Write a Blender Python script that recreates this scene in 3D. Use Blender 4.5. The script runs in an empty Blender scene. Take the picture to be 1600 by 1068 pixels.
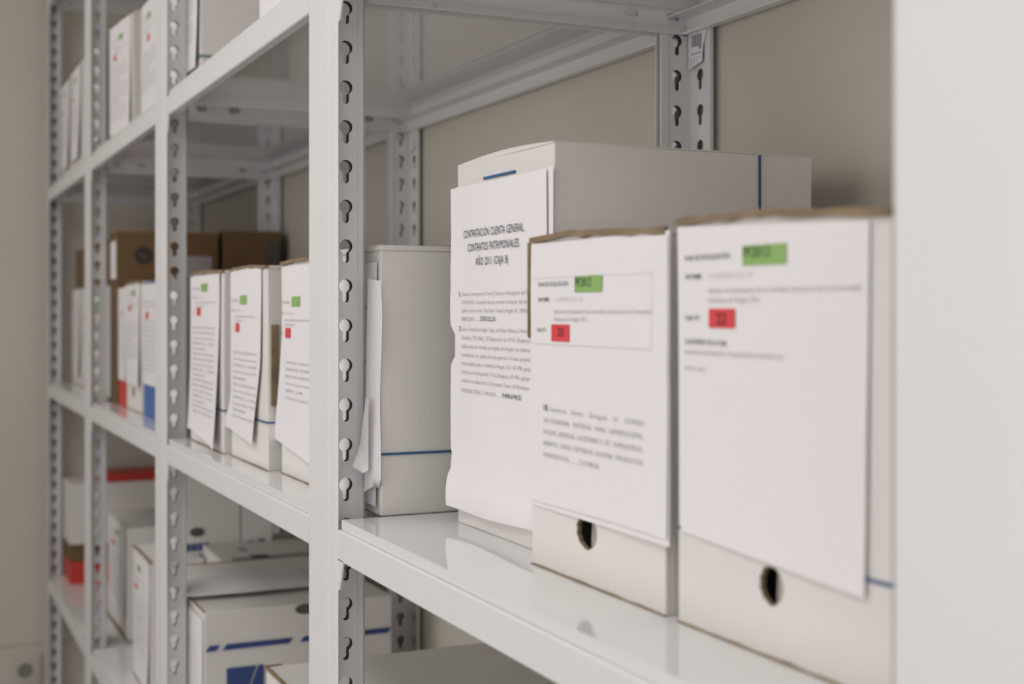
import bpy, math, random
from mathutils import Vector, noise, Matrix
from mathutils.geometry import tessellate_polygon
random.seed(7)
SC = bpy.context.scene
COL = SC.collection
PI = math.pi
CAMZ = 1.4            # eye height; level heights below are given from the floor

# ------------------------------------------------------------------ materials
def mat(name, rgb, rough=0.5, noise_amt=0.03, noise_scale=30.0, bump=0.0, bump_scale=200.0,
        wave=None, metallic=0.0, spec=0.5, stretch=(1, 1, 1)):
    m = bpy.data.materials.new(name); m.use_nodes = True
    nt = m.node_tree; N = nt.nodes; L = nt.links
    b = N['Principled BSDF']
    b.inputs['Roughness'].default_value = rough
    b.inputs['Metallic'].default_value = metallic
    b.inputs['Specular IOR Level'].default_value = spec
    tc = N.new('ShaderNodeTexCoord')
    mp = N.new('ShaderNodeMapping'); mp.inputs['Scale'].default_value = stretch
    L.new(tc.outputs['Object'], mp.inputs['Vector'])
    nz = N.new('ShaderNodeTexNoise'); nz.inputs['Scale'].default_value = noise_scale
    nz.inputs['Detail'].default_value = 4
    L.new(mp.outputs['Vector'], nz.inputs['Vector'])
    ramp = N.new('ShaderNodeMix'); ramp.data_type = 'RGBA'
    lo = [max(0, c * (1 - noise_amt)) for c in rgb]; hi = [min(1, c * (1 + noise_amt)) for c in rgb]
    ramp.inputs[6].default_value = (*lo, 1); ramp.inputs[7].default_value = (*hi, 1)
    L.new(nz.outputs['Fac'], ramp.inputs[0])
    L.new(ramp.outputs[2], b.inputs['Base Color'])
    h = None
    if wave:
        wv = N.new('ShaderNodeTexWave'); wv.wave_type = 'BANDS'; wv.bands_direction = wave[0]
        wv.inputs['Scale'].default_value = wave[1]; wv.inputs['Distortion'].default_value = 0.6
        wv.inputs['Detail'].default_value = 1.0
        L.new(tc.outputs['Object'], wv.inputs['Vector'])
        bp = N.new('ShaderNodeBump'); bp.inputs['Strength'].default_value = wave[2]; bp.inputs['Distance'].default_value = 0.001
        L.new(wv.outputs['Fac'], bp.inputs['Height']); h = bp
    if bump:
        n2 = N.new('ShaderNodeTexNoise'); n2.inputs['Scale'].default_value = bump_scale
        L.new(mp.outputs['Vector'], n2.inputs['Vector'])
        b2 = N.new('ShaderNodeBump'); b2.inputs['Strength'].default_value = bump; b2.inputs['Distance'].default_value = 0.002
        L.new(n2.outputs['Fac'], b2.inputs['Height'])
        if h: L.new(h.outputs['Normal'], b2.inputs['Normal'])
        h = b2
    if h: L.new(h.outputs['Normal'], b.inputs['Normal'])
    return m
M = dict(
    metal=mat('white_powder_coat', (.71, .705, .705), .30, .015, 12, bump=.02, bump_scale=500),
    deck=mat('white_gloss_enamel', (.735, .73, .73), .06, .015, 8, bump=.006, bump_scale=10),
    card=mat('white_cardboard', (.675, .648, .622), .75, .03, 14, wave=('X', 60, .025), bump=.06, bump_scale=60),
    card_v=mat('white_cardboard_vertical', (.675, .648, .622), .75, .03, 14, wave=('Y', 60, .035), bump=.06, bump_scale=60),
    card_h=mat('white_cardboard_flat', (.675, .648, .622), .75, .03, 14, wave=('Z', 60, .05), bump=.06, bump_scale=60),
    steel=mat('shade_toned_steel', (.13, .13, .135), .6, .05, 20),  # dark colour stands in for the shade inside the uprights
    raw=mat('raw_cardboard_edge', (.23, .165, .10), .9, .60, 55, bump=.3, bump_scale=300),
    kraft=mat('brown_kraft', (.145, .088, .036), .8, .08, 20, bump=.06, bump_scale=80),
    tape=mat('brown_tape', (.30, .16, .05), .35, .05, 20),
    paper=mat('white_paper', (.76, .737, .745), .65, .012, 10, bump=.05, bump_scale=25),
    ink=mat('black_ink', (.025, .025, .03), .6, .05),
    grey=mat('grey_ink', (.34, .33, .34), .6, .05),
    faint=mat('faint_ink', (.55, .53, .54), .6, .05),
    green=mat('green_print', (.24, .42, .12), .6, .03),
    red=mat('red_print', (.66, .045, .055), .6, .03),
    redbox=mat('red_board', (.55, .035, .025), .45, .05),
    bluebox=mat('blue_board', (.03, .12, .38), .45, .05),
    blue=mat('blue_line_print', (.03, .10, .22), .6, .08),
    navy=mat('navy_print', (.03, .06, .20), .6, .06),
    teal=mat('teal_print', (.10, .20, .24), .6, .06),
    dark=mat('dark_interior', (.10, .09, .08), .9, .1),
    pink=mat('pink_print', (.72, .58, .62), .7, .10, 25),
    flapgrey=mat('grey_board', (.34, .32, .29), .9, .3, 40),
    socket=mat('socket_well', (.22, .20, .18), .5, .02),
    plastic=mat('socket_plastic', (.52, .49, .44), .4, .02),
    wall=mat('beige_wall_paint', (.56, .525, .462), .7, .02, 3, bump=.03, bump_scale=150),
    wallw=mat('white_wall_paint', (.72, .70, .67), .7, .02, 3, bump=.03, bump_scale=150),
    ceil=mat('ceiling_paint', (.78, .77, .75), .8, .02, 3),
    floor=mat('grey_floor', (.42, .40, .38), .4, .06, 6),
)

# ------------------------------------------------------------------ mesh helpers
class MB:
    def __init__(self): self.v = []; self.f = []
    def add(self, vs, fs):
        n = len(self.v); self.v += [tuple(p) for p in vs]; self.f += [tuple(i + n for i in f) for f in fs]
    def box(self, x0, x1, y0, y1, z0, z1):
        self.add([(x0,y0,z0),(x1,y0,z0),(x1,y1,z0),(x0,y1,z0),(x0,y0,z1),(x1,y0,z1),(x1,y1,z1),(x0,y1,z1)],
                 [(0,3,2,1),(4,5,6,7),(0,1,5,4),(1,2,6,5),(2,3,7,6),(3,0,4,7)])
    def prism(self, poly, axis, t0, t1):
        """closed 2-D polygon swept along an axis; poly axes are the two others in x,y,z order"""
        def P(p, t):
            return (t, p[0], p[1]) if axis == 'x' else (p[0], t, p[1]) if axis == 'y' else (p[0], p[1], t)
        n = len(poly)
        vs = [P(p, t0) for p in poly] + [P(p, t1) for p in poly]
        fs = [tuple(range(n)), tuple(range(2*n-1, n-1, -1))] + [(i, i+n, (i+1) % n + n, (i+1) % n) for i in range(n)]
        self.add(vs, fs)
    def plate(self, outer, holes, axis, t0, t1):
        """flat plate with real holes"""
        def P(p, t):
            return (t, p[0], p[1]) if axis == 'x' else (p[0], t, p[1]) if axis == 'y' else (p[0], p[1], t)
        loops = [outer] + holes
        pts = [p for l in loops for p in l]
        tris = tessellate_polygon([[Vector((p[0], p[1], 0)) for p in l] for l in loops])
        n = len(pts)
        fs = [tuple(t) for t in tris] + [tuple(i + n for i in reversed(t)) for t in tris]
        k = 0
        for l in loops:
            m = len(l)
            fs += [(k+i, k+(i+1) % m, k+(i+1) % m+n, k+i+n) for i in range(m)]
            k += m
        self.add([P(p, t0) for p in pts] + [P(p, t1) for p in pts], fs)
    def build(self, name, m, parent=None, smooth=False, bevel=0, solid=0):
        me = bpy.data.meshes.new(name); me.from_pydata(self.v, [], self.f); me.validate(); me.update()
        import bmesh
        b = bmesh.new(); b.from_mesh(me); bmesh.ops.recalc_face_normals(b, faces=b.faces[:]); b.to_mesh(me); b.free()
        me.materials.append(m)
        if smooth:
            for p in me.polygons: p.use_smooth = True
        o = bpy.data.objects.new(name, me); COL.objects.link(o)
        if parent: o.parent = parent
        if bevel:
            md = o.modifiers.new('bevel', 'BEVEL'); md.width = bevel; md.segments = 2; md.limit_method = 'ANGLE'
        if solid:
            md = o.modifiers.new('solid', 'SOLIDIFY'); md.thickness = solid; md.offset = 0
        return o

def thing(name, label, cat, loc, rz=0, group=None):
    o = bpy.data.objects.new(name, None); COL.objects.link(o); o.empty_display_size = .05
    o.location = loc; o.rotation_euler = (0, 0, rz)
    o['label'] = label; o['category'] = cat
    if group: o['group'] = group
    return o
def tag(o, label, cat, group=None):
    o['label'] = label; o['category'] = cat
    if group: o['group'] = group
    return o
def struct(o): o['kind'] = 'structure'; return o
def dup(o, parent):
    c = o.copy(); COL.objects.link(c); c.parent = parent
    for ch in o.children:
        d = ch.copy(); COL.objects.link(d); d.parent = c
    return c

# ------------------------------------------------------------------ the room
XL, XR, YF, YB, CEIL = -3.935, 2.2, -1.75, .421, 2.7
def slab(name, a, m):
    b = MB(); b.box(*a); return struct(b.build(name, m))
slab('floor', (XL-.1, XR+.1, YF-.1, YB+.1, -.1, 0), M['floor'])
slab('ceiling', (XL-.1, XR+.1, YF-.1, YB+.1, CEIL, CEIL+.1), M['ceil'])
slab('wall_back', (XL-.1, XR+.1, YB, YB+.1, 0, CEIL), M['wall'])
slab('wall_front', (XL-.1, XR+.1, YF-.1, YF, 0, CEIL), M['wallw'])
slab('wall_right', (XR, XR+.1, YF, YB, 0, CEIL), M['wallw'])
b = MB(); b.box(XL-.1, XL, YF, YB, 0, .465); b.box(XL-.1, XL, YF, YB, .471, CEIL); b.box(XL-.1, XL-.004, YF, YB, .46, .48)
struct(b.build('wall_left', M['wall']))
b = MB(); b.box(XL, XL+.012, YF, YB, 0, .09); struct(b.build('baseboard_left', M['wallw'], bevel=.003))

# ------------------------------------------------------------------ the rack
POST = [-.375, -1.242, -2.120, -3.004, -3.875]      # web plane of each upright pair, nearest first
LEVEL = [.10, .634, 1.164, 1.700, 2.233]            # underside of the beams
PITCH = .0386; HC = CAMZ + .2555
rack = thing('metal_shelving_rack', 'long white metal boltless shelving rack with keyhole uprights against beige wall', 'shelving', (0, 0, 0))

def keyhole():
    r, w = .0068, .0032
    a0 = -math.acos(w / r); a1 = PI - a0
    pts = [(r*math.cos(a0 + (a1-a0)*i/14), r*math.sin(a0 + (a1-a0)*i/14)) for i in range(15)]
    zb = -.0161 + w
    pts += [(w*math.cos(PI + PI*i/6), zb + w*math.sin(PI + PI*i/6)) for i in range(7)]
    return pts
KEY = keyhole()
def holed_leg(mb, axis, c, lo, hi, t0, t1, z0=0.0, z1=2.35):
    """leg of an upright: c = hole centre, lo..hi = width, t0..t1 = sheet thickness"""
    k0 = math.ceil((z0 + .03 - HC) / PITCH); k1 = math.floor((z1 - .03 - HC) / PITCH)
    zs = HC + k0*PITCH - .0248; ze = HC + k1*PITCH + .0138
    cell = MB()
    cell.plate([(lo, -.0248), (hi, -.0248), (hi, .0138), (lo, .0138)], [[(c + x, z) for x, z in KEY]], axis, t0, t1)
    for k in range(k0, k1 + 1):
        dz = HC + k*PITCH
        mb.add([(x, y, z + dz) for x, y, z in cell.v], cell.f)
    for a, b_ in ((z0, zs), (ze, z1)):
        if axis == 'x': mb.box(t0, t1, lo, hi, a, b_)
        else: mb.box(lo, hi, t0, t1, a, b_)
def flange(mb, xl, xr, left=True, right=True):
    f = []
    f += [(xl, .006), (xl, .0015), (xl + .0012, .0)]
    f += [(.002, .0), (.0035, .0004), (.016, .0007), (.025, .0010), (xr - .0008, .0013), (xr, .0018), (xr - .0010, .0026)]
    f += [(.016, .0030), (.002, .0022), (xl + .0016, .0022), (xl + .0016, .006)]
    mb.prism(f, 'z', 0, 2.35)
def front_upright(x, end=None):
    mb = MB()
    flange(mb, -.002 if end == 'far' else -.063, .0300)
    holed_leg(mb, 'x', .0190, .0018, .0312, -.0012, 0)
    mb.box(-.0012, .0012, .0312, .0372, 0, 2.35); mb.box(-.0012, .0004, .0325, .0335, 0, 2.35)
    mb.box(-.010, .0012, .0366, .0378, 0, 2.35)
    o = mb.build('upright', M['metal'], rack); o.location = (x, 0, 0)
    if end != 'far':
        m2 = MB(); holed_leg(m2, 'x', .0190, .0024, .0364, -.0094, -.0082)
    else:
        m2 = MB(); m2.box(-.0094, -.0082, .0024, .0364, 0, 2.35)  # solid sheet added so the end upright's keyholes read as shaded
    k = m2.build('inner_shade_sheet', M['steel'], o); k['label'] = 'inner sheet of the upright, coloured dark for the shade in the gap'
    return o
def back_upright(x, end=None):
    mb = MB()
    yc = .413
    holed_leg(mb, 'x', yc - .018, yc - .030, yc, -.0012, 0)
    mb.box(-.0012, .0012, yc - .0385, yc - .030, 0, 2.35)
    holed_leg(mb, 'y', .018, .0, .0315, yc, yc + .0012)
    mb.box(.0315, .042, yc - .003, yc + .0012, 0, 2.35)
    if end != 'far':
        mb.box(-.0112, -.010, yc - .0385, yc - .0310, 0, 2.35)
        holed_leg(mb, 'y', -.029, -.042, -.0112, yc, yc + .0012)
        mb.box(-.053, -.042, yc - .003, yc + .0012, 0, 2.35)
        mb.box(-.0112, .0, yc, yc + .0012, 0, 2.35)
    o = mb.build('upright', M['metal'], rack); o.location = (x, 0, 0)
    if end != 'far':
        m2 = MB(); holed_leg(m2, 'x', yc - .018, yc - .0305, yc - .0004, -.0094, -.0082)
        k = m2.build('inner_shade_sheet', M['steel'], o); k['label'] = 'inner sheet of the upright, coloured dark for the shade in the gap'
    return o
fp, bp_ = [], []
for i, x in enumerate(POST):
    end = 'far' if i == 4 else None
    if i in (0, 4):
        fp.append(front_upright(x, end)); bp_.append(back_upright(x, end))
    else:
        if i == 1: fp.append(front_upright(x)); bp_.append(back_upright(x))
        else:
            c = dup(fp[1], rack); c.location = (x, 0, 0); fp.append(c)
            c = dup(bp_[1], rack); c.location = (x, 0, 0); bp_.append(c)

def slot(cx, cz, hw, r):
    return [(cx + hw + r*math.cos(-PI/2 + PI*i/6), cz + r*math.sin(-PI/2 + PI*i/6)) for i in range(7)] + \
           [(cx - hw + r*math.cos(PI/2 + PI*i/6), cz + r*math.sin(PI/2 + PI*i/6)) for i in range(7)]
def circ(cx, cz, r, n=16): return [(cx + r*math.cos(2*PI*i/n), cz + r*math.sin(2*PI*i/n)) for i in range(n)]

for li, z in enumerate(LEVEL):
    for i in range(4):
        xr = POST[i] - .0635; xl = POST[i+1] + .0315
        # front beam: face, rolled top lip, bottom return, hooked end tabs
        mb = MB()
        prof = [(.0006, z + .0012), (.0006, z + .0275), (.0016, z + .0292), (.0032, z + .0292), (.0040, z + .0262), (.0110, z + .0262),
                (.0110, z + .0250), (.0026, z + .0250), (.0026, z + .0022), (.0120, z + .0022), (.0120, z), (.0020, z)]
        mb.prism(prof, 'x', xl + .001, xr - .001)
        for s, x0 in ((1, xl + .001),):
            mb.prism([(x0, z + .002), (x0 + s*.017, z + .002), (x0 + s*.0060, z - .026), (x0 + s*.0010, z - .028), (x0, z - .028)], 'y', .0006, .0022)
        mb.build('front_beam', M['metal'], rack)
        # back beam: the same angle turned to the wall, with a wide ledge
        mb = MB(); yb = .4085
        mb.prism([(yb, z), (yb, z + .0292), (yb - .028, z + .0185), (yb - .028, z + .0172), (yb - .0025, z + .0180), (yb - .0025, z + .002), (yb - .010, z + .002), (yb - .010, z)], 'x', POST[i+1] + .0015, POST[i] - .0120)
        for s, x0 in ((1, POST[i+1] + .0015), (-1, POST[i] - .0120)):
            mb.prism([(x0, z + .002), (x0 + s*.040, z + .002), (x0 + s*.029, z - .014), (x0 + s*.026, z - .0295), (x0, z - .034)], 'y', yb, yb + .0016)
        mb.build('back_beam', M['metal'], rack)
        # steel shelf panel with folded edges
        mb = MB()
        xa, xb2, ya, yb2 = POST[i+1] + .0325, POST[i] - .0645, .0043, .405
        mb.box(xa, xb2, ya, yb2, z + .0368, z + .0385)
        mb.box(xa, xb2, ya, ya + .0016, z + .0255, z + .0368); mb.box(xa, xb2, yb2 - .0016, yb2, z + .0200, z + .0368)
        mb.box(xa, xa + .0016, ya + .0016, yb2 - .0016, z + .0200, z + .0368); mb.box(xb2 - .0016, xb2, ya + .0016, yb2 - .0016, z + .0200, z + .0368)
        o = mb.build('shelf_panel', M['deck'], rack)
    for i, x in enumerate(POST):
        for s in ((1,) if i == 4 else (1, -1)):
            xa = x + .0016 if s == 1 else x - .0128
            mb = MB()
            y0, y1 = .040, .4095
            holes = []
            for (a, sg) in ((y0, 1), (y1, -1)):
                if s == 1: holes += [slot(a + sg*.0205, z + .0185, .0042, .0044), slot(a + sg*.0725, z + .0195, .0048, .0050), circ(a + sg*.0715, z + .0048, .0022, 8)]
            mb.plate([(y0, z + .0012), (y1, z + .0012), (y1, z + .0335), (y0, z + .0335)], holes, 'x', xa - .0006, xa + .0006)
            mb.box(min(xa, xa + s*.004), max(xa, xa + s*.004), y0, y1, z, z + .0014)
            mb.box(min(xa, xa + s*.0022), max(xa, xa + s*.0022), y0, y1, z + .0084, z + .0096)
            mb.box(min(xa, xa + s*.012), max(xa, xa + s*.012), y0, y1, z + .0325, z + .0335)
            mb.build('side_beam', M['metal'], rack)
# barcode label on the back upright of the second pair
bx, by = POST[1], .4082
mb = MB(); mb.prism([(bx + .0030, 1.662), (bx + .0300, 1.668), (bx + .0310, 1.684), (bx + .0395, 1.7008), (bx + .0030, 1.7008)], 'y', by - .0006, by)
st = mb.build('barcode_label', M['paper'], rack); st['label'] = 'white printed barcode label'
mb = MB(); x = bx + .0105; random.seed(3)
while x < bx + .029:
    w = random.choice((.0006, .0011, .0017)); mb.box(x, x + w, by - .0010, by - .0007, 1.6855, 1.6985); x += w + random.choice((.0006, .001))
mb.box(bx + .024, bx + .0285, by - .0010, by - .0007, 1.682, 1.6855)
for k in range(5): mb.box(bx + .0090 + k*.004, bx + .0120 + k*.004, by - .0010, by - .0007, 1.6775, 1.6788)
for k in range(3): mb.box(bx + .0090 + k*.006, bx + .0094 + k*.006, by - .0010, by - .0007, 1.6665, 1.6745)
mb.build('barcode', M['grey'], st)

# ------------------------------------------------------------------ sheets of paper with print on them
def text_mesh(items):
    """items: (string, x, y(top-down baseline), width or None, size, bold) -> verts, faces in sheet coords (a, b)"""
    V, F = [], []
    objs = []
    for (s, a, b_, w, size, bold) in items:
        cu = bpy.data.curves.new('t', 'FONT'); cu.body = s; cu.size = size * 1.37; cu.resolution_u = 2; cu.space_character = 1.10; cu.space_word = 1.25
        if bold: cu.offset = size * .008
        ob = bpy.data.objects.new('t', cu); COL.objects.link(ob); objs.append(ob)
    bpy.context.view_layer.update()
    dg = bpy.context.evaluated_depsgraph_get()
    for ob, (s, a, b_, w, size, bold) in zip(objs, items):
        me = bpy.data.meshes.new_from_object(ob.evaluated_get(dg))
        n = len(V)
        if len(me.vertices):
            x0 = min(v.co.x for v in me.vertices); x1 = max(v.co.x for v in me.vertices)
            k = (w / (x1 - x0)) if w else .88
            for v in me.vertices: V.append((a + (v.co.x - x0)*k, b_ - v.co.y))
            F += [tuple(n + i for i in p.vertices) for p in me.polygons]
        bpy.data.meshes.remove(me)
    for ob in objs:
        cu = ob.data; bpy.data.objects.remove(ob); bpy.data.curves.remove(cu)
    return V, F

def sheet(parent, x0, ztop, w, h, off, items=(), rects=(), L=None, R=None, B=None, T=None, nx=16, ny=22, name='paper_sheet', y0=0.0, label=None):
    """paper hung on the front of a box, local coordinates of the box; off(a,b) = distance in front of the board"""
    L = L or (lambda b: 0); R = R or (lambda b: w); B = B or (lambda a: h); T = T or (lambda a: 0)
    V, F = [], []
    for j in range(ny + 1):
        for i in range(nx + 1):
            u, v = i/nx, j/ny
            b0 = v*h
            a = L(b0) + (R(b0) - L(b0))*u
            b_ = T(a) + (B(a) - T(a))*v
            V.append((x0 + a, y0 - off(a, b_), ztop - b_))
    for j in range(ny):
        for i in range(nx):
            k = j*(nx+1) + i; F.append((k, k+1, k+nx+2, k+nx+1))
    mb = MB(); mb.add(V, F)
    o = mb.build(name, M['paper'], parent, smooth=True)
    if label: o['label'] = label
    def P(a, b_, e): return (x0 + a, y0 - off(a, b_) - e, ztop - b_)
    groups = {}
    for it in items: groups.setdefault(it[6] if len(it) > 6 else 'ink', []).append(it[:6])
    for mk, its in groups.items():
        V, F = text_mesh(its)
        mb = MB(); mb.add([P(a, b_, .0009) for a, b_ in V], F)
        mb.build('printed_text', M[mk], o)
    for (a, b_, rw, rh, mk) in rects:
        mb = MB(); n = max(1, int(rw/.02))
        vs = []; fs = []
        for i in range(n + 1):
            aa = a + rw*i/n; vs += [P(aa, b_, .0006), P(aa, b_ + rh, .0006)]
        for i in range(n): fs.append((2*i, 2*i+2, 2*i+3, 2*i+1))
        mb.add(vs, fs)
        nm = {'green': 'green_marker', 'red': 'red_marker'}.get(mk, 'printed_rule')
        mb.build(nm, M[mk], o)
    return o

# ------------------------------------------------------------------ boxes
def wobble(mb, amp, seed):
    o = Vector((seed*3.1, seed*1.7, seed*.9))
    mb.v = [tuple(Vector(p) + amp*noise.noise_vector(Vector(p)*7 + o)) for p in mb.v]
def grid_box(mb, w, d, h, n=6, z0=0):
    """closed box with subdivided faces, origin front-left-bottom"""
    ids = {}
    def vid(i, j, k):
        key = (i, j, k)
        if key not in ids:
            ids[key] = len(mb.v); mb.v.append((w*i/n, d*j/n, z0 + h*k/n))
        return ids[key]
    for a in range(n):
        for c in range(n):
            mb.f += [(vid(a,0,c), vid(a+1,0,c), vid(a+1,0,c+1), vid(a,0,c+1)), (vid(a,n,c), vid(a,n,c+1), vid(a+1,n,c+1), vid(a+1,n,c)),
                     (vid(0,a,c), vid(0,a,c+1), vid(0,a+1,c+1), vid(0,a+1,c)), (vid(n,a,c), vid(n,a+1,c), vid(n,a+1,c+1), vid(n,a,c+1)),
                     (vid(a,c,0), vid(a,c+1,0), vid(a+1,c+1,0), vid(a+1,c,0)), (vid(a,c,n), vid(a+1,c,n), vid(a+1,c+1,n), vid(a,c+1,n))]
def box(label, s0, s1, yf, depth, z, h, m='card', hole=None, stripe=None, top='raw', seed=1, rz=0, name='archive_box', cat='box', group=None,
        stripe_m='blue', bottom_edge=True, body='box_body', wob=.0016, sw=.0022, drop=0.0):
    """s0/s1: distances along the aisle of the left and right sides"""
    w = s0 - s1
    t = thing(name, label, cat, (-s0, yf, z), rz, group)
    mb = MB()
    if hole:
        hx, hz_, ra, rb = hole
        ring = [(hx + ra*math.cos(2*PI*i/24)*(1 + .05*math.sin(3*i)), hz_ + rb*math.sin(2*PI*i/24)*(1 + .04*math.sin(5*i))) for i in range(24)]
        mb.plate([(0, 0), (w, 0), (w, h - drop), (0, h)], [ring], 'y', 0, .004)
        mb.box(0, .0035, .004, depth, 0, h); mb.box(w - .0035, w, .004, depth, 0, h - drop)
        mb.box(.0035, w - .0035, depth - .004, depth, 0, h - drop); mb.box(.0035, w - .0035, .004, depth - .004, 0, .004)
        mb.box(.0035, w - .0035, .004, depth - .004, h - .004 - drop, h - drop)
        mb.build(body, M[m], t, bevel=.0008)
        ib = MB(); ib.prism([(hx - ra*.30, hz_ - .05), (hx + ra*1.6, hz_ - .05), (hx + ra*1.6, hz_ + .05), (hx + ra*.1, hz_ + .05)], 'y', .0056, .0070)
        ib.build('inner_flap', M['flapgrey'], t)
        ed = MB(); ed.plate([(hx + (x-hx)*1.0, hz_ + (zz-hz_)*1.0) for x, zz in ring], [[(hx + (x-hx)*.93, hz_ + (zz-hz_)*.95) for x, zz in ring]], 'y', .0004, .0036)
        ed.build('finger_hole_edge', M['raw'], t)
    else:
        grid_box(mb, w, depth, h); wobble(mb, wob, seed)
        mb.v = [(x, y, max(zz, 0)) for x, y, zz in mb.v]
        mb.build(body, M[m], t, bevel=.0012)
    rnd = random.Random(seed)
    if top == 'raw':      # lifted top flap: white board with a brown cut edge to the front
        n = 14; e = MB(); fl = MB()
        hs = [.0012 + .0030*math.sin(PI*min(1, (i/n)*1.05 + .05))*(.6 + .4*rnd.random()) for i in range(n+1)]
        pts = []
        for i in range(n+1):
            x = -.001 + (w + .002)*i/n
            pts.append((x, hs[i] - drop*i/n))
        e.prism([(x, h + q - .0014 + rnd.uniform(-.0009, .0006)) for x, q in pts] + [(x, h + q + .0024 + rnd.uniform(-.0005, .0009)) for x, q in reversed(pts)], 'y', -.0022 , .0015)
        e.build('raw_top_edge', M['raw'], t)
        fl.prism([(x, h - .0005 - drop*max(0, min(1, x/w))) for x, q in pts] + [(x, h + q + .0020) for x, q in reversed(pts)], 'y', .0015, depth - .002)
        fl.build('top_flap', M[m], t)
    elif top == 'flap':
        n = 10; fl = MB()
        pts = [(-.001 + (w+.002)*i/n, .0030 + .0004*math.sin(PI*i/n)) for i in range(n+1)]
        fl.prism([(x, h - .0005) for x, q in pts] + [(x, h + q + .0015) for x, q in reversed(pts)], 'y', -.001, depth - .002)
        fl.build('top_flap', M[m], t)
    if bottom_edge:
        n = 12; e = MB()
        e.prism([(w*i/n, 0) for i in range(n+1)] + [(w*(n-i)/n, .0007 + .0012*rnd.random()) for i in range(n+1)], 'y', -.0012, .0012)
        e.build('raw_bottom_edge', M['raw'], t)
    if stripe is not None:
        e = MB(); q = .0016 if not hole else .0004
        e.box(w - .001, w + q, -.0006, depth - .01, stripe, stripe + sw)
        e.box(-q, w, -q, .0005, stripe, stripe + sw); e.build('blue_stripe', M[stripe_m], t)
    return t

def flat(base, k=0.0, w=.2, h=.2, fl=0.0, seed=0):
    """slight bulge + lower right corner flaring away from the board"""
    def off(a, b_):
        u, v = a/w, b_/h
        o = base + k*math.sin(PI*max(0, min(1, u)))*max(0, v) + fl*max(0, v)**2*max(0, u - .3)**2
        o += .0009*noise.noise(Vector((a*22 + seed*7, b_*14, seed))) + .0006
        return max(.62*o, base*.4 + .0006)
    return off

ZM = LEVEL[2] + .0385; ZLO = LEVEL[1] + .0385; ZT = LEVEL[3] + .0385
GB = 'white archive boxes on the middle shelf'
# ---------- bay nearest to the lens, middle shelf
t = box('white box behind the sharp upright, blue line on its side, torn paper at front corner', 1.392, 1.2125, .0445, .322, ZM, .256, m='card_v', top='flap', seed=4, stripe=.0585, group=GB)
# crumpled sheet over its front, and the torn strip hanging at the corner
sheet(t, .006, .2440, .168, .235, flat(.0030, .002, .168, .235, .004, 2), nx=10, ny=18, label='printed sheet mostly hidden behind upright',
      items=[('INFORME:', .128, .045, .035, .0032, True), ('CAJA Nº:', .128, .098, .035, .0030, True), ('PROVINCIA', .130, .118, .036, .0032, False), ('DE TERUEL', .130, .130, .036, .0032, False), ('HUESCA', .130, .150, .03, .0030, True),
             ('SUMINISTROS', .128, .166, .037, .0032, False), ('SERVICIOS', .128, .176, .037, .0032, False), ('123.450,20', .128, .190, .037, .0032, True)])
W1 = .1795
def edge_sheet():
    mb = MB(); n = 24; V = []; F = []
    for j in range(n+1):
        v = j/n; z = .2260 - .2070*v
        bump = .0025*math.exp(-((v-.05)/.05)**2)
        xl = W1 - .0185 + .003*v
        xr = W1 + .0032 + .0018*math.sin(v*9) - bump - (.004 if v > .92 else 0)
        for i in range(7):
            u = i/6; x = xl + (xr - xl)*u
            y = -.0070 - .002*v - .003*(1-u)**2*v + .0070*u**3
            V.append((x, y, z + .003*(1-u) + (.012*u if v == 1 else 0)))
    for j in range(n):
        for i in range(6):
            k = j*7 + i; F.append((k, k+1, k+8, k+7))
    mb.add(V, F); return mb
o = edge_sheet().build('torn_sheet', M['paper'], t, smooth=True); o['label'] = 'narrow folded sheet along the box corner'
mb = MB()
mb.add([(W1 - .006, -.0130, .114), (W1 - .0135, -.0165, .068), (W1 - .005, -.027, .049), (W1 - .012, -.0185, .056), (W1 - .0015, -.0120, .045), (W1 + .0005, -.0125, .113), (W1 - .0035, -.0170, .042)],
       [(0, 1, 4, 5), (1, 2, 3), (1, 3, 4), (3, 2, 6), (3, 6, 4)])
o = mb.build('torn_flap', M['paper'], t); o['label'] = 'pointed torn paper flap sticking out'
# papers lying on the top of this box
mb = MB(); V = []; F = []
for j in range(9):
    for i in range(9):
        u, v = i/8, j/8
        V.append((-1.38 + .166*u, .047 + .27*v, ZM + .2607 + .0006*u*v + (.0125 + .003*math.sin(9*v))*max(0, (u - .72)/.28)**2*min(1, max(0, (v - .25)/.5))))
for j in range(8):
    for i in range(8):
        k = j*9 + i; F.append((k, k+1, k+10, k+9))
mb.add(V, F); o = mb.build('loose_paper', M['paper'], None, smooth=True)
tag(o, 'crumpled loose sheet lying on top of the box behind the sharp upright', 'paper')

t = box('tall white carton with sheet headed CONTRATACIÓN, tallest box on the middle shelf', 1.151, .951, .0990, .254, ZM, .3325, m='card_h', top=None, bottom_edge=False, seed=9, name='tall_carton', wob=.0012)
e = MB(); e.box(.1985, .2017, .197, .1985, .02, .331); e.build('vertical_blue_line', M['navy'], t)
e = MB(); e.box(.0625, .1274, -.0016, .0005, .3142, .3164); e.build('blue_stripe', M['blue'], t)
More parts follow.
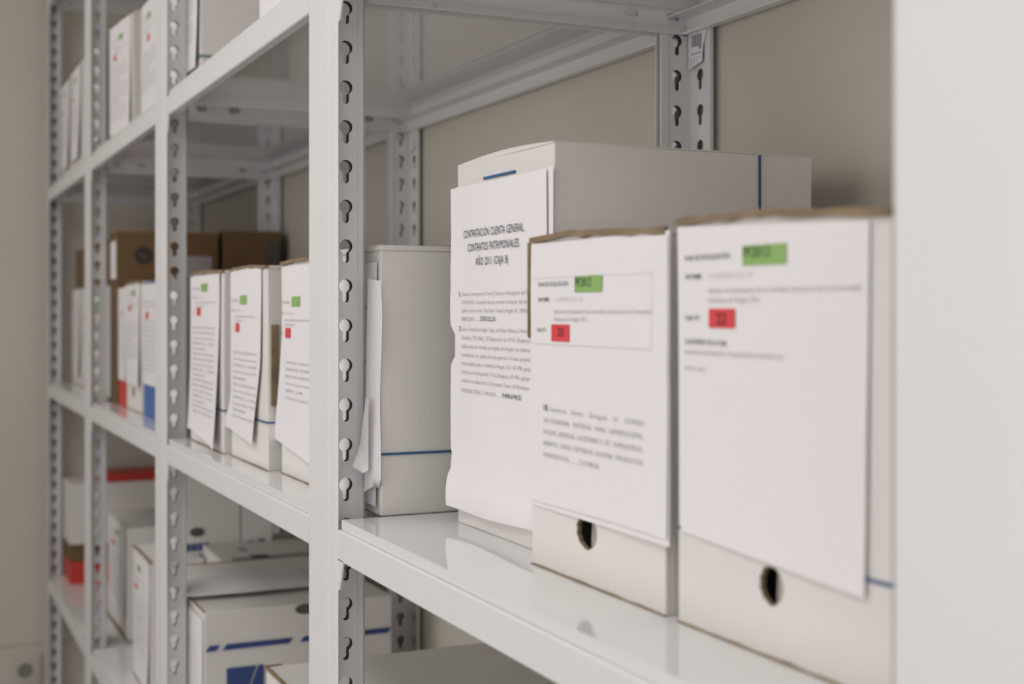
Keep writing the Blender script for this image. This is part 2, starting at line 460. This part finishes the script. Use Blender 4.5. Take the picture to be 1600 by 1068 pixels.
# raised left front top corner: white top flap, bowed
e = MB(); n = 12; e.prism([(.2*i/n, .3320) for i in range(n+1)] + [(.2*(n-i)/n, .3330 + .0035*math.sin(PI*(n-i)/n)) for i in range(n+1)], 'y', .0, .25); e.build('top_flap', M['card'], t)
def off2(a, b_):
    u, v = a/.207, b_/.297
    o = .0030 + .0022*math.sin(PI*max(0, min(1, u))) + .0008*noise.noise(Vector((a*20, b_*13, 2)))
    o += .010*max(0, v - .82)/.18*max(0, .22 - u)*2 + .004*max(0, .10 - u)*4
    return o
def L2(b_):
    v = .0009*noise.noise(Vector((b_*60, 3, 1))) + .002
    if .126 < b_ < .166: v += .0165*math.sin(PI*(b_ - .126)/.040)**1.3
    if b_ > .262: v -= .0035*math.sin(PI*min(1, (b_ - .262)/.035))
    if .245 < b_ < .262: v += .003
    return v
ZTP = .3115
body = [('1.', .0225, .1010, .005, .0046, True, 'ink'), ('Consorcio Aeropuerto de Teruel. Consorcio Aeropuerto de Teruel', .029, .1005, .150, .0036, False, 'grey'),
 ('CONV/6/2011. Concesión de uso privativo de bienes de dominio', .029, .1080, .150, .0036, False, 'grey'),
 ('público para la explot. Reciclado Tarmac Aragón SL. (MADRID)', .029, .1155, .150, .0036, False, 'grey'),
 ('B87/2011......', .029, .1232, .045, .0036, False, 'grey'), ('27.875.022,30', .0735, .1232, .034, .0042, True, 'ink'),
 ('2.', .0225, .1325, .005, .0046, True, 'ink')]
for k, s in enumerate(['Suelo y Vivienda de Aragón. Dpto. de Obras Públicas, Urbanismo,', 'Vivienda y TTE. ENAJ_123 Enajenación de V.P.O. (Enajenación',
    'edificaciones de viviendas protegidas de Aragón con destino a', 'arrendamiento, en régimen de renta general a 10 años, propiedad',
    'interna pública suelo y vivienda de Aragón, SLU: 65 VPA, garajes', 'trasteros en vía Hispanidad, 13 de Zaragoza y 39 VPA, garajes y',
    'trasteros en subparcela C-2 de paseo Cristo, 24 Benasque. 3']):
    body.append((s, .029, .1325 + .0078*k, .150, .0037, False, 'grey'))
body += [('INVERSIONES CETRA, SL. 899120158............', .029, .1885, .092, .0036, False, 'grey'), ('9.498.674,52', .122, .1885, .037, .0042, True, 'ink')]
sheet(t, -.009, ZTP, .207, .296, off2, L=L2, R=lambda b: .2020 + .0012*math.sin(b*30), T=lambda a: .001*math.sin(a*15), B=lambda a: .296 + .002*math.sin(a*24), nx=22, ny=60,
      items=[('CONTRATACIÓN CUENTA GENERAL.', .0345, .0480, .1300, .0074, False), ('CONTRATOS PATRIMONIALES.', .0450, .0606, .1110, .0074, False), ('AÑO 2011 (CAJA 8)', .0640, .0736, .0700, .0074, False)] + body)
sheet(t, -.003, ZTP + .001, .2045, .293, lambda a, b_: .0016, nx=4, ny=6, R=lambda b: .2055 - .0015*b/.29)

def form_items(num, a0=.0111, b0=.0225, long_body=False):
    it = [('PLAN DE FISCALIZACIÓN:', a0, b0, .050, .0034, True, 'ink'), ('PF2012', a0 + .0635, b0 + .0005, .026, .0068, False, 'ink'),
          ('INFORME:', a0, b0 + .0115, .0190, .0032, True, 'ink'), ('11_CONTRATOS_2011_AP', a0 + .0265, b0 + .0115, .046, .0032, False, 'faint'),
          ('Informe de fiscalización de la actividad contractual de la Comunidad', a0 + .0265, b0 + .0205, .141, .0033, False, 'grey'),
          ('Autónoma de Aragón 2011.', a0 + .0265, b0 + .0262, .054, .0033, False, 'grey'),
          ('CAJA Nº:', a0, b0 + .0370, .0170, .0032, True, 'ink'), (num, a0 + .0355, b0 + .0395, .0105, .0075, True, 'ink')]
    rc = [(a0 + .0625, b0 - .0065, .0420, .0115, 'green'), (a0 + .0265, b0 + .0300, .0285, .0117, 'red')]
    return it, rc

# ---- box 20
BX3 = (.9380, .7390)
t = box('white archive box with red mark 20, small paper sheet above its finger hole', *BX3, .0735, .33, ZM, .2505, hole=(.0900, .0385, .0155, .0130), seed=5, drop=.003, group=GB)
it, rc = form_items('20', .0165, .0345)
it[1] = ('PF2012', .0785, .0355, .024, .0066, False, 'ink')
it += [('18.', .0257, .1290, .0085, .0050, True, 'ink'), ('Gerencia   Sector   Zaragoza   III.   CONSO', .0370, .1290, .140, .0036, False, 'grey'),
       ('2011/520000586.  MATERIAL  PARA  LAPAROSCOPIA,', .0257, .1378, .151, .0036, False, 'grey'), ('AGUJAS, JERINGAS, CATETERES Y OT. SUMINISTROS.', .0257, .1465, .151, .0036, False, 'grey'),
       ('ABIERTO. OTROS CRITERIOS. HOSPIRA  PRODUCTOS', .0257, .1552, .151, .0036, False, 'grey'), ('FARMACÉUTICOS...........2.517.980,58', .0257, .1640, .089, .0036, False, 'grey')]
rc = [(.0768, .0278, .0415, .0120, 'green'), (.0387, .0633, .0292, .0127, 'red'), (.0057, .0782, .180, .0005, 'faint'), (.1849, .028, .0004, .0502, 'faint'), (.0057, .0280, .180, .0003, 'faint')]
it[6] = ('CAJA Nº:', .0136, .0690, .0165, .0030, True, 'ink'); it[7] = ('20', .0490, .0722, .0100, .0072, True, 'ink')
rr = lambda b_: .2045 + (.0042*max(0, b_ - .085)/.115)
sheet(t, .0, .2505, .2045, .1995, flat(.0020, .0025, .2045, .2, .012, 5), R=rr, L=lambda b_: .0015 - .0090*(b_/.2)**3, items=it, rects=rc, nx=18, ny=22,
      B=lambda a: .2003 - .002*math.sin(a*12), T=lambda a: .0012 + .003*a/.2)
sheet(t, .004, .2490, .2020, .2022, flat(.0011, .0012, .202, .2, .009, 6), R=lambda b_: .2020 + .0045*max(0, b_ - .085)/.115, nx=12, ny=14)
e = MB(); e.prism([(-.0022, .178), (-.0006, .176), (.0012, .2495), (-.0024, .2505)], 'y', -.0030, .0012); e.build('raw_side_edge', M['raw'], t)

# ---- nearest box
BX4 = (.7235, .5240)
t = box('nearest white archive box, beside the blurred near upright, finger hole under its sheet', *BX4, .0735, .33, ZM, .2515, hole=(.0985, .0412, .0110, .0112), stripe=.0590, seed=6, drop=.006, group=GB)
it, rc = form_items('22', .0111, .0228)
it += [('CONTENIDO DE LA CAJA:', .0111, .0748, .047, .0033, True, 'ink'), ('INFORME DE COMPROBACIÓN Y FISCALIZACIÓN DE CONTRATOS 2011', .0111, .0812, .1030, .0027, False, 'grey'), ('AYTO. 2012.', .0111, .0912, .0240, .0027, False, 'grey')]
sheet(t, .0, .2515, .1855, .1955, flat(.0016, .0014, .185, .195, .004, 8), L=lambda b_: .001 + .0040*b_/.19, R=lambda b_: .1850 - .0030*(b_/.2), items=it, rects=rc, nx=16, ny=18,
      T=lambda a: .0012 + .0070*a/.185, B=lambda a: .1925 + .0085*(a/.185))

# ---------- second bay, middle shelf
def grey_lines(a0, w, b0, n, step, hh=.0011, seed=0, mk='grey'):
    r = random.Random(seed); out = []
    for k in range(n):
        a = a0; end = a0 + w*(1 if k % 4 else .9)
        while a < end - .004:
            q = min(r.uniform(.006, .022), end - a); out.append((a, b0 + k*step, q, hh, mk)); a += q + .0022
    return out
def lines_mesh(parent_sheet_args, *a): pass
def paper_form(t, x0, ztop, w, h, gx, gy, rx, ry, nlines, b0, seed, off=None, body_step=.0085, num='19', **kw):
    k = w/.2
    it = [('PLAN DE FISCALIZACIÓN:', gx - .058*k, gy + .008, .050*k, .0034, True, 'grey'), ('INFORME:', gx - .058*k, gy + .021, .019*k, .0032, True, 'grey'), ('11_CONTRATOS_2011_AP', gx - .034*k, gy + .021, .046*k, .003, False, 'faint'),
          ('Informe de fiscalización de la actividad contractual de la Comunidad', gx - .034*k, gy + .029, .125*k, .0033, False, 'grey'), ('Autónoma de Aragón 2011.', gx - .034*k, gy + .0345, .054*k, .0033, False, 'grey'),
          ('CAJA Nº:', rx - .024*k, ry + .008, .016*k, .003, True, 'grey')]
    random_lines = ['Gerencia Sector Zaragoza III. CONSO', 'SUMINISTROS. MATERIAL PARA', 'ABIERTO. OTROS CRITERIOS. PRODUCTOS', 'Consorcio de uso privativo de bienes de dominio', 'FARMACÉUTICOS........2.517.980,58']
    for q in range(nlines):
        s = random_lines[(q + seed) % 5]; ww = .150*k if (q % 5) != 4 else .085*k
        it.append((s, .025*k, b0 + body_step*q, ww, .0033, q % 5 == 4, 'grey'))
    rc = [(gx, gy, .040*k, .0118, 'green'), (rx, ry, .0265*k, .0120, 'red')]
    return sheet(t, x0, ztop, w, h, off or flat(.0022, .003, w, h, .016, seed), items=it, rects=rc, nx=10, ny=16, **kw)

t = box('white box just right of the third upright, middle shelf, sheet filled with long text', 2.060, 1.832, .0320, .33, ZM, .2500, seed=11, stripe=.0585, group=GB)
paper_form(t, .004, .2490, .208, .238, .085, .0120, .055, .0470, 17, .078, 1, body_step=.0078, L=lambda b_: .004 - .026*max(0, (b_ - .12)/.12)**1.3, off=flat(.0022, .003, .2, .238, .030, 1), R=lambda b_: .206 + .006*(b_/.24)**2, B=lambda a: .232 + .012*min(1, max(0, a/.2)) )
t = box('middle box of three between third and sharp uprights, middle shelf, sheet torn short', 1.808, 1.612, .0370, .33, ZM, .2500, seed=12, stripe=.0585, group=GB)
paper_form(t, .002, .2525, .175, .222, .060, .0350, .034, .0715, 11, .112, 2, L=lambda b_: .002 - .040*max(0, (b_ - .17)/.05)**1.2, off=flat(.0024, .004, .175, .222, .020, 3), R=lambda b_: .170 - .030*max(0, (b_ - .12)/.10), B=lambda a: .216 + .010*(a/.17))
e = MB(); e.box(.195, .1985, .004, .013, .080, .180); e.build('open_side_slit', M['raw'], t)
t = box('white box on the middle shelf cut off by the left edge of the sharp upright', 1.588, 1.396, .0480, .33, ZM, .2520, seed=13, group=GB)
paper_form(t, .008, .2500, .180, .225, .0480, .0360, .020, .0730, 6, .115, 0, L=lambda b_: .003 - .040*max(0, (b_ - .06)/.16)**1.5, off=flat(.0028, .004, .18, .225, .020, 4), B=lambda a: .213 + .012*(a/.15))

# ---------- third bay, middle shelf
t = box('red archive box with a white sheet, beside the fourth upright on the middle shelf', 2.893, 2.792, .0480, .33, ZM, .246, m='redbox', top=None, bottom_edge=False, seed=21, name='red_archive_box', wob=.0008)
sheet(t, .002, .2440, .098, .190, flat(.002, .001, .1, .19, .004, 3), items=[('PF2012', .04, .028, .02, .006, False, 'green')] + [('CONSO OT. SUMINISTROS', .012, .055 + .008*k, .075, .003, False, 'faint') for k in range(14)], rects=[(.030, .046, .045, .008, 'pink')], nx=6, ny=10)
t = box('white archive box between the red and blue boxes, sheet above its finger hole', 2.784, 2.606, .0480, .33, ZM, .2500, hole=(.080, .036, .013, .011), seed=22, group=GB)
paper_form(t, -.020, .2480, .190, .197, .095, .0100, .060, .0400, 9, .075, 3, L=lambda b_: .0 + .02*(b_/.2), R=lambda b_: .190 - .008*math.sin(b_*20))
t = box('blue archive box whose lower edge shows under a white sheet on the middle shelf', 2.580, 2.395, .0480, .33, ZM, .2500, m='bluebox', top=None, bottom_edge=False, seed=23, name='blue_archive_box', wob=.0008)
sheet(t, -.022, .2470, .200, .187, flat(.002, .002, .2, .187, .006, 9), items=[('SUMINISTROS. MATERIAL PARA PRODUCTOS', .025, .035 + .009*k, .15, .0033, False, 'grey') for k in range(15) if k not in (2, 3)], rects=[(.055, .052, .030, .013, 'red')], nx=8, ny=12, L=lambda b_: .0 + .025*(b_/.19))
t = box('white archive box seen through middle keyholes of the third upright', 2.380, 2.190, .0480, .33, ZM, .2500, seed=24, group=GB)
paper_form(t, .004, .2470, .182, .212, .070, .03, .045, .066, 8, .11, 4)
# ---------- far bay, middle shelf
for k, (a, b_, lab) in enumerate([(3.800, 3.610, 'white archive box with a ragged sheet, farthest on the middle shelf'), (3.600, 3.400, 'white archive box behind the fourth upright, under the brown carton'), (3.390, 3.090, 'wide white archive box seen through keyholes of the fourth upright, middle shelf')]):
    t = box(lab, a, b_, .0600, .32, ZM, .255, seed=31 + k, group=GB)
    if k == 0:
        sheet(t, .004, .250, .175, .225, flat(.003, .003, .175, .225, .02, 4), L=lambda b_: .004 + .03*max(0, (b_ - .15)/.07)**2 + .006*math.sin(b_*60), items=[('SUMINISTROS. MATERIAL PARA', .03, .03 + .009*q, .12, .0033, False, 'faint') for q in range(18)], nx=8, ny=14)
    else:
        paper_form(t, .006, .250, .18, .21, .07, .03, .045, .066, 8, .11, k)

# ---------- brown cartons at the back
def carton(label, s0, s1, yf, depth, z, h, seed):
    return box(label, s0, s1, yf, depth, z, h, m='kraft', top=None, bottom_edge=False, seed=seed, name='brown_carton', body='box_body', wob=.0010)
t = carton('brown carton with dark round logo on its side, behind the red box', 2.992, 2.903, .0450, .215, ZM, .366, 41)
w = .089
e = MB(); e.box(.010, w - .006, -.0016, .0004, .265, .345); e.build('white_label', M['paper'], t)
e = MB(); e.box(-.001, w + .0012, -.002, .217, .3640, .3675); e.build('packing_tape', M['tape'], t)
ring = circ(.055, .315, .0185, 28)
e = MB(); e.plate(ring, [], 'x', w + .0008, w + .0018); lg = e.build('round_logo', M['ink'], t)
V, F = text_mesh([('hp', 0, 0, .020, .014, True)])
e = MB(); e.add([(w + .0024, .045 + a, .310 - b_) for a, b_ in V], F); e.build('logo_letters', M['kraft'], lg)
e = MB(); e.box(w - .001, w + .0016, .142, .200, .20, .315); e.build('shipping_label', M['grey'], t)
t = carton('dark brown carton at the wall, lower one right of the logo carton', 2.995, 2.905, .2700, .130, ZM, .372, 42)
e = MB(); e.box(.07, .0915, .098, .127, .30, .352); e.build('dark_print', M['dark'], t)
t = carton('brown cardboard carton lying on the white boxes behind the fourth upright', 3.780, 3.120, .0640, .26, ZM + .2600, .100, 43)

# ---------- top shelf
GT = 'white archive boxes on the upper shelf'
t = box('white box on the upper shelf behind the third upright, teal line on its side', 2.240, 2.040, .0430, .33, ZT, .262, stripe=.048, stripe_m='teal', seed=51, group=GT, sw=.003, m='card_v')
paper_form(t, .004, .2560, .194, .222, .070, .03, .045, .066, 9, .11, 1, R=lambda b_: .200 - .012*b_/.22, off=flat(.005, .004, .2, .22, .010, 2))
t = box('white archive box on the upper shelf just left of the sharp upright', 1.715, 1.515, .0550, .33, ZT, .262, seed=52, group=GT)
paper_form(t, -.002, .2560, .19, .222, .070, .03, .045, .066, 9, .11, 2)
t = box('white upper shelf box just right of the fourth upright, green and red marks in view', 2.876, 2.694, .0290, .33, ZT, .2500, seed=53, rz=.09, group=GT)
paper_form(t, -.002, .2480, .176, .225, .078, .025, .040, .062, 14, .085, 3, R=lambda b_: .172 + .010*(b_/.22)**2)
t = box('white upper shelf box left of the third upright, only its red mark in view', 2.652, 2.450, .0560, .33, ZT, .2500, seed=54, group=GT)
paper_form(t, .002, .2480, .19, .222, .070, .025, .075, .066, 9, .10, 4)
t = box('white archive box seen through upper keyholes of the third upright', 2.440, 2.250, .0520, .33, ZT, .2500, seed=55, group=GT)
paper_form(t, .004, .2480, .182, .222, .070, .03, .045, .066, 9, .11, 0)
for k, (a, b_, h_, lab) in enumerate([(3.690, 3.490, .250, 'farthest white box on the upper shelf, ragged sheet hanging down its front'), (3.478, 3.270, .252, 'white archive box second from the far end of the upper shelf'), (3.258, 3.070, .272, 'taller white archive box beside the fourth upright on the upper shelf')]):
    t = box(lab, a, b_, .0200 if k < 2 else .0420, .33, ZT, h_, seed=56 + k, group=GT)
    paper_form(t, .003, h_ - .004, b_ and (a - b_ - .01), .222, .07, .02, .045, .066, 10, .10, k, off=flat(.004, .004, .19, .22, .02, 5 + k), L=(lambda b__: .002 + .02*max(0, (b__ - .08)/.14)) if k == 0 else None)

# ---------- lower shelf
GL = 'white storage boxes on the lower shelf'
t = box('wide white storage box with broken blue line and blue square on its side', 2.400, 2.009, .0430, .297, ZLO, .2735, seed=61, top=None, group=GL, m='card_h', name='storage_box')
W = .391
e = MB()
for (ya, yb2) in ((.001, .022), (.027, .135), (.147, .296)):
    z = .2150
    e.prism([(ya, z), (yb2 - .006, z), (yb2, z + .008), (ya + .006, z + .008)], 'x', W - .001, W + .0018)
e.build('blue_stripe', M['navy'], t)
e = MB()
e.prism([(.033, .095), (.033, .1865), (.078, .1865), (.045, .095)], 'x', W - .001, W + .0018)
e.prism([(.049, .095), (.0815, .1865), (.0895, .1865), (.0895, .095)], 'x', W - .001, W + .0018)
e.build('blue_square', M['navy'], t)
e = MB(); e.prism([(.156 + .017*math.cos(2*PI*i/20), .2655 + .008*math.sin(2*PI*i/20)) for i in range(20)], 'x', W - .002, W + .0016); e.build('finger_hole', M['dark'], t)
sheet(t, .20, .262, .185, .25, flat(.003, .002, .185, .25, .006, 3), items=[('INFORME DE FISCALIZACIÓN', .02, .05 + .011*k, .13, .0035, False, 'faint') for k in range(12)], rects=[(.03, .018, .04, .012, 'green')], nx=8, ny=10)
e = MB(); e.box(.001, .004, .0, .297, .2733, .2752); e.box(.001, .390, -.0006, .0018, .2725, .2742); e.build('raw_top_edge', M['raw'], t)
# papers lying on it
mb = MB(); V = []; F = []
for j in range(11):
    for i in range(11):
        u, v = 2*i/10 - 1, 2*j/10 - 1
        V.append((-2.185 + .088*u + .012*(1-v*v), .142 + .112*v, ZLO + .2775 + .012*max(0, 1 - .9*u*u)*max(0, 1 - .8*v*v) + .004*u*u + .002*noise.noise(Vector((u*2, v*2, 0)))))
for j in range(10):
    for i in range(10):
        k = j*11 + i; F.append((k, k+1, k+12, k+11))
mb.add(V, F); o = mb.build('loose_paper', M['paper'], None, smooth=True)
tag(o, 'bulging loose sheets lying on the wide white storage box', 'paper')
def print_on(o, items, mk): pass
t = box('white storage box behind the loose sheets, dark slot along its top', 2.590, 2.410, .1600, .245, ZLO, .2735, seed=62, top=None, group=GL, name='storage_box')
e = MB(); e.box(.160, .1785, .02, .24, .2733, .2752); e.build('top_slot', M['grey'], t)
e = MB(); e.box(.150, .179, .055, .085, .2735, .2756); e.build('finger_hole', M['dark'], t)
e = MB(); e.box(.06, .10, .05, .065, .2735, .2754); e.build('small_print', M['grey'], t)
for k, (y0, d, lab) in enumerate([(.110, .125, 'white box stacked under the middle shelf, black hole over blue print on its side'), (.238, .060, 'narrow white box stacked under the middle shelf, at the wall, small blue print')]):
    t = box(lab, 2.775, 2.592, y0, d, ZLO + .2555, .215, seed=63 + k, top=None, bottom_edge=False, name='upper_storage_box', group='boxes stacked under the middle shelf')
    W = .183
    if k == 0:
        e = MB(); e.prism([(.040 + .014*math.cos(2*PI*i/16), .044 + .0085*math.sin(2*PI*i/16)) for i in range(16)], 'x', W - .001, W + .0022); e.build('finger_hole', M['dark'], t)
        e = MB()
        for q in range(4): e.box(W - .001, W + .0022, .018 + q*.012, .027 + q*.012, .008, .022)
        e.build('blue_print', M['navy'], t)
    else:
        e = MB(); e.box(W - .001, W + .0022, .012, .022, .008, .020); e.box(W - .001, W + .0022, .032, .044, .010, .022); e.build('blue_print', M['navy'], t)
t = box('white lower shelf box with faint red marks, between third and fourth uprights', 2.748, 2.545, .0560, .098, ZLO, .2530, seed=65, group=GL)
paper_form(t, .002, .2490, .19, .240, .055, .020, .030, .060, 12, .09, 2)
t = box('white archive box underneath the stacked box with the black hole, lower shelf', 2.790, 2.598, .160, .245, ZLO, .2530, seed=66, group=GL, top=None, bottom_edge=False)
t = box('white lower shelf box beside the fourth upright, brown tape along its base', 3.306, 3.016, .0840, .31, ZLO, .2480, seed=67, group=GL, top=None)
paper_form(t, .01, .245, .27, .20, .120, .020, .060, .052, 12, .08, 1)
e = MB(); e.box(.0, .29, -.0025, .0005, .0, .008); e.build('brown_tape_strip', M['raw'], t)
# stack in the far bay
t = box('red flat box at the bottom of the far stack on the lower shelf', 3.850, 3.700, .0420, .34, ZLO, .058, m='redbox', top=None, bottom_edge=False, seed=68, name='red_flat_box', wob=.0005)
t = box('brown flat carton between red box and white box in the far stack', 3.850, 3.700, .0420, .34, ZLO + .0585, .047, m='kraft', top=None, bottom_edge=False, seed=69, name='brown_flat_carton', wob=.0005)
t = box('white box on top of the far stack, lower shelf', 3.855, 3.695, .0400, .35, ZLO + .1060, .160, top=None, bottom_edge=False, seed=70, group=GL, name='storage_box', wob=.0008)
mb2 = MB(); mb2.box(0, .14, 0, .26, 0, .0025); mb2.box(0, .14, 0, .26, .0165, .019); mb2.box(0, .0025, 0, .26, .0025, .0165); mb2.box(.1375, .14, 0, .26, .0025, .0165)
t = thing('red_folder', 'flat red folder lying on the white box of the far stack', 'folder', (-3.845, .12, ZLO + .2675))
mb2.build('cover', M['redbox'], t)
e = MB(); e.box(.004, .136, .003, .255, .003, .016); e.build('paper_block', M['paper'], t)
# second bay and first bay, near boxes low in the picture
t = box('storage box with brown cut front edge, left of the sharp upright', 1.642, 1.262, .0430, .300, ZLO, .2815, seed=71, top=None, group=GL, name='storage_box', m='card_h')
e = MB(); e.box(-.001, .381, -.0018, .0014, .2795, .2835); e.box(-.0018, .0008, -.0015, .02, .2795, .2832); e.build('raw_top_edge', M['raw'], t)
e = MB(); e.prism([(.055, .045), (.120, .045), (.120, .049), (.059, .049), (.059, .11), (.055, .11)], 'z', .2815, .2832); e.build('printed_rule', M['faint'], t)
t = box('storage box with small slot in its top, right of the sharp upright, lower shelf', 1.236, .880, .0430, .33, ZLO, .2815, seed=72, top=None, group=GL, name='storage_box', m='card_h')
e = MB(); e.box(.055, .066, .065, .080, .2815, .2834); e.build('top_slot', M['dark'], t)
e = MB(); e.box(.085, .0862, .0, .32, .2815, .2833); e.build('printed_rule', M['faint'], t)

# ---------------------------------------------------------------- wall socket
t = thing('wall_socket', 'white square wall socket low on the beige end wall', 'socket', (XL, -.052, .357))
e = MB(); e.box(0, .010, -.043, .043, 0, .086); e.build('cover_plate', M['plastic'], t, bevel=.004)
e = MB()
ro = circ(.0, .043, .031, 24); ri = circ(.0, .043, .021, 24)
e.plate(ro, [ri], 'x', .010, .0125); e.build('socket_ring', M['plastic'], t)
e = MB(); e.plate(circ(.0, .043, .0205, 24), [], 'x', .0101, .0106); e.plate(circ(-.0095, .043, .0028, 10), [], 'x', .0106, .0112); e.plate(circ(.0095, .043, .0028, 10), [], 'x', .0106, .0112)
e.build('contact_well', M['socket'], t)

# ---------------------------------------------------------------- lights
def area(name, loc, sx, sy, power, color=(1, .965, .93), rot=(0, 0, 0)):
    l = bpy.data.lights.new(name, 'AREA'); l.shape = 'RECTANGLE'; l.size = sx; l.size_y = sy; l.energy = power; l.color = color
    o = bpy.data.objects.new(name, l); COL.objects.link(o); o.location = loc; o.rotation_euler = rot; return o
for x, e in ((-2.9, 6.6), (-1.3, 7.4), (.4, 7.4)):
    area('ceiling_panel', (x, -.95, CEIL - .03), 1.2, .6, e, (1, .977, .972))
# fill added at the opposite wall; cool daylight fill at the near aisle end
area('fill_light', (-1.15, YF + .03, 1.40), 2.2, 1.7, 17.5, (1, .985, .988), (PI/2, 0, 0))
area('fill_light', (XR - .03, -.85, 1.55), 1.5, 1.6, 12.5, (.95, .965, 1), (0, PI/2, 0))
wd = bpy.data.worlds.new('world'); SC.world = wd; wd.use_nodes = True
wd.node_tree.nodes['Background'].inputs[0].default_value = (.6, .65, .7, 1); wd.node_tree.nodes['Background'].inputs[1].default_value = .2

# ---------------------------------------------------------------- camera
TH = math.atan(962/2080)
cd = bpy.data.cameras.new('camera'); cam = bpy.data.objects.new('camera', cd); COL.objects.link(cam)
cam.location = (0, -.3776, CAMZ); cam.rotation_euler = (PI/2, 0, PI/2 - TH)
cd.sensor_width = 36; cd.lens = 2080/1600*36; cd.shift_y = -49/1600; cd.clip_start = .02
cd.dof.use_dof = True; cd.dof.focus_distance = 1.26; cd.dof.aperture_fstop = 5.6; cd.dof.aperture_blades = 0
SC.camera = cam
SC.view_settings.view_transform = 'Standard'; SC.view_settings.look = 'None'; SC.view_settings.gamma = 1; SC.view_settings.use_curve_mapping = False
SC.view_settings.exposure = -0.06
SC.cycles.use_denoising = True
SC.cycles.max_bounces = 12; SC.cycles.diffuse_bounces = 8; SC.cycles.sample_clamp_indirect = 4
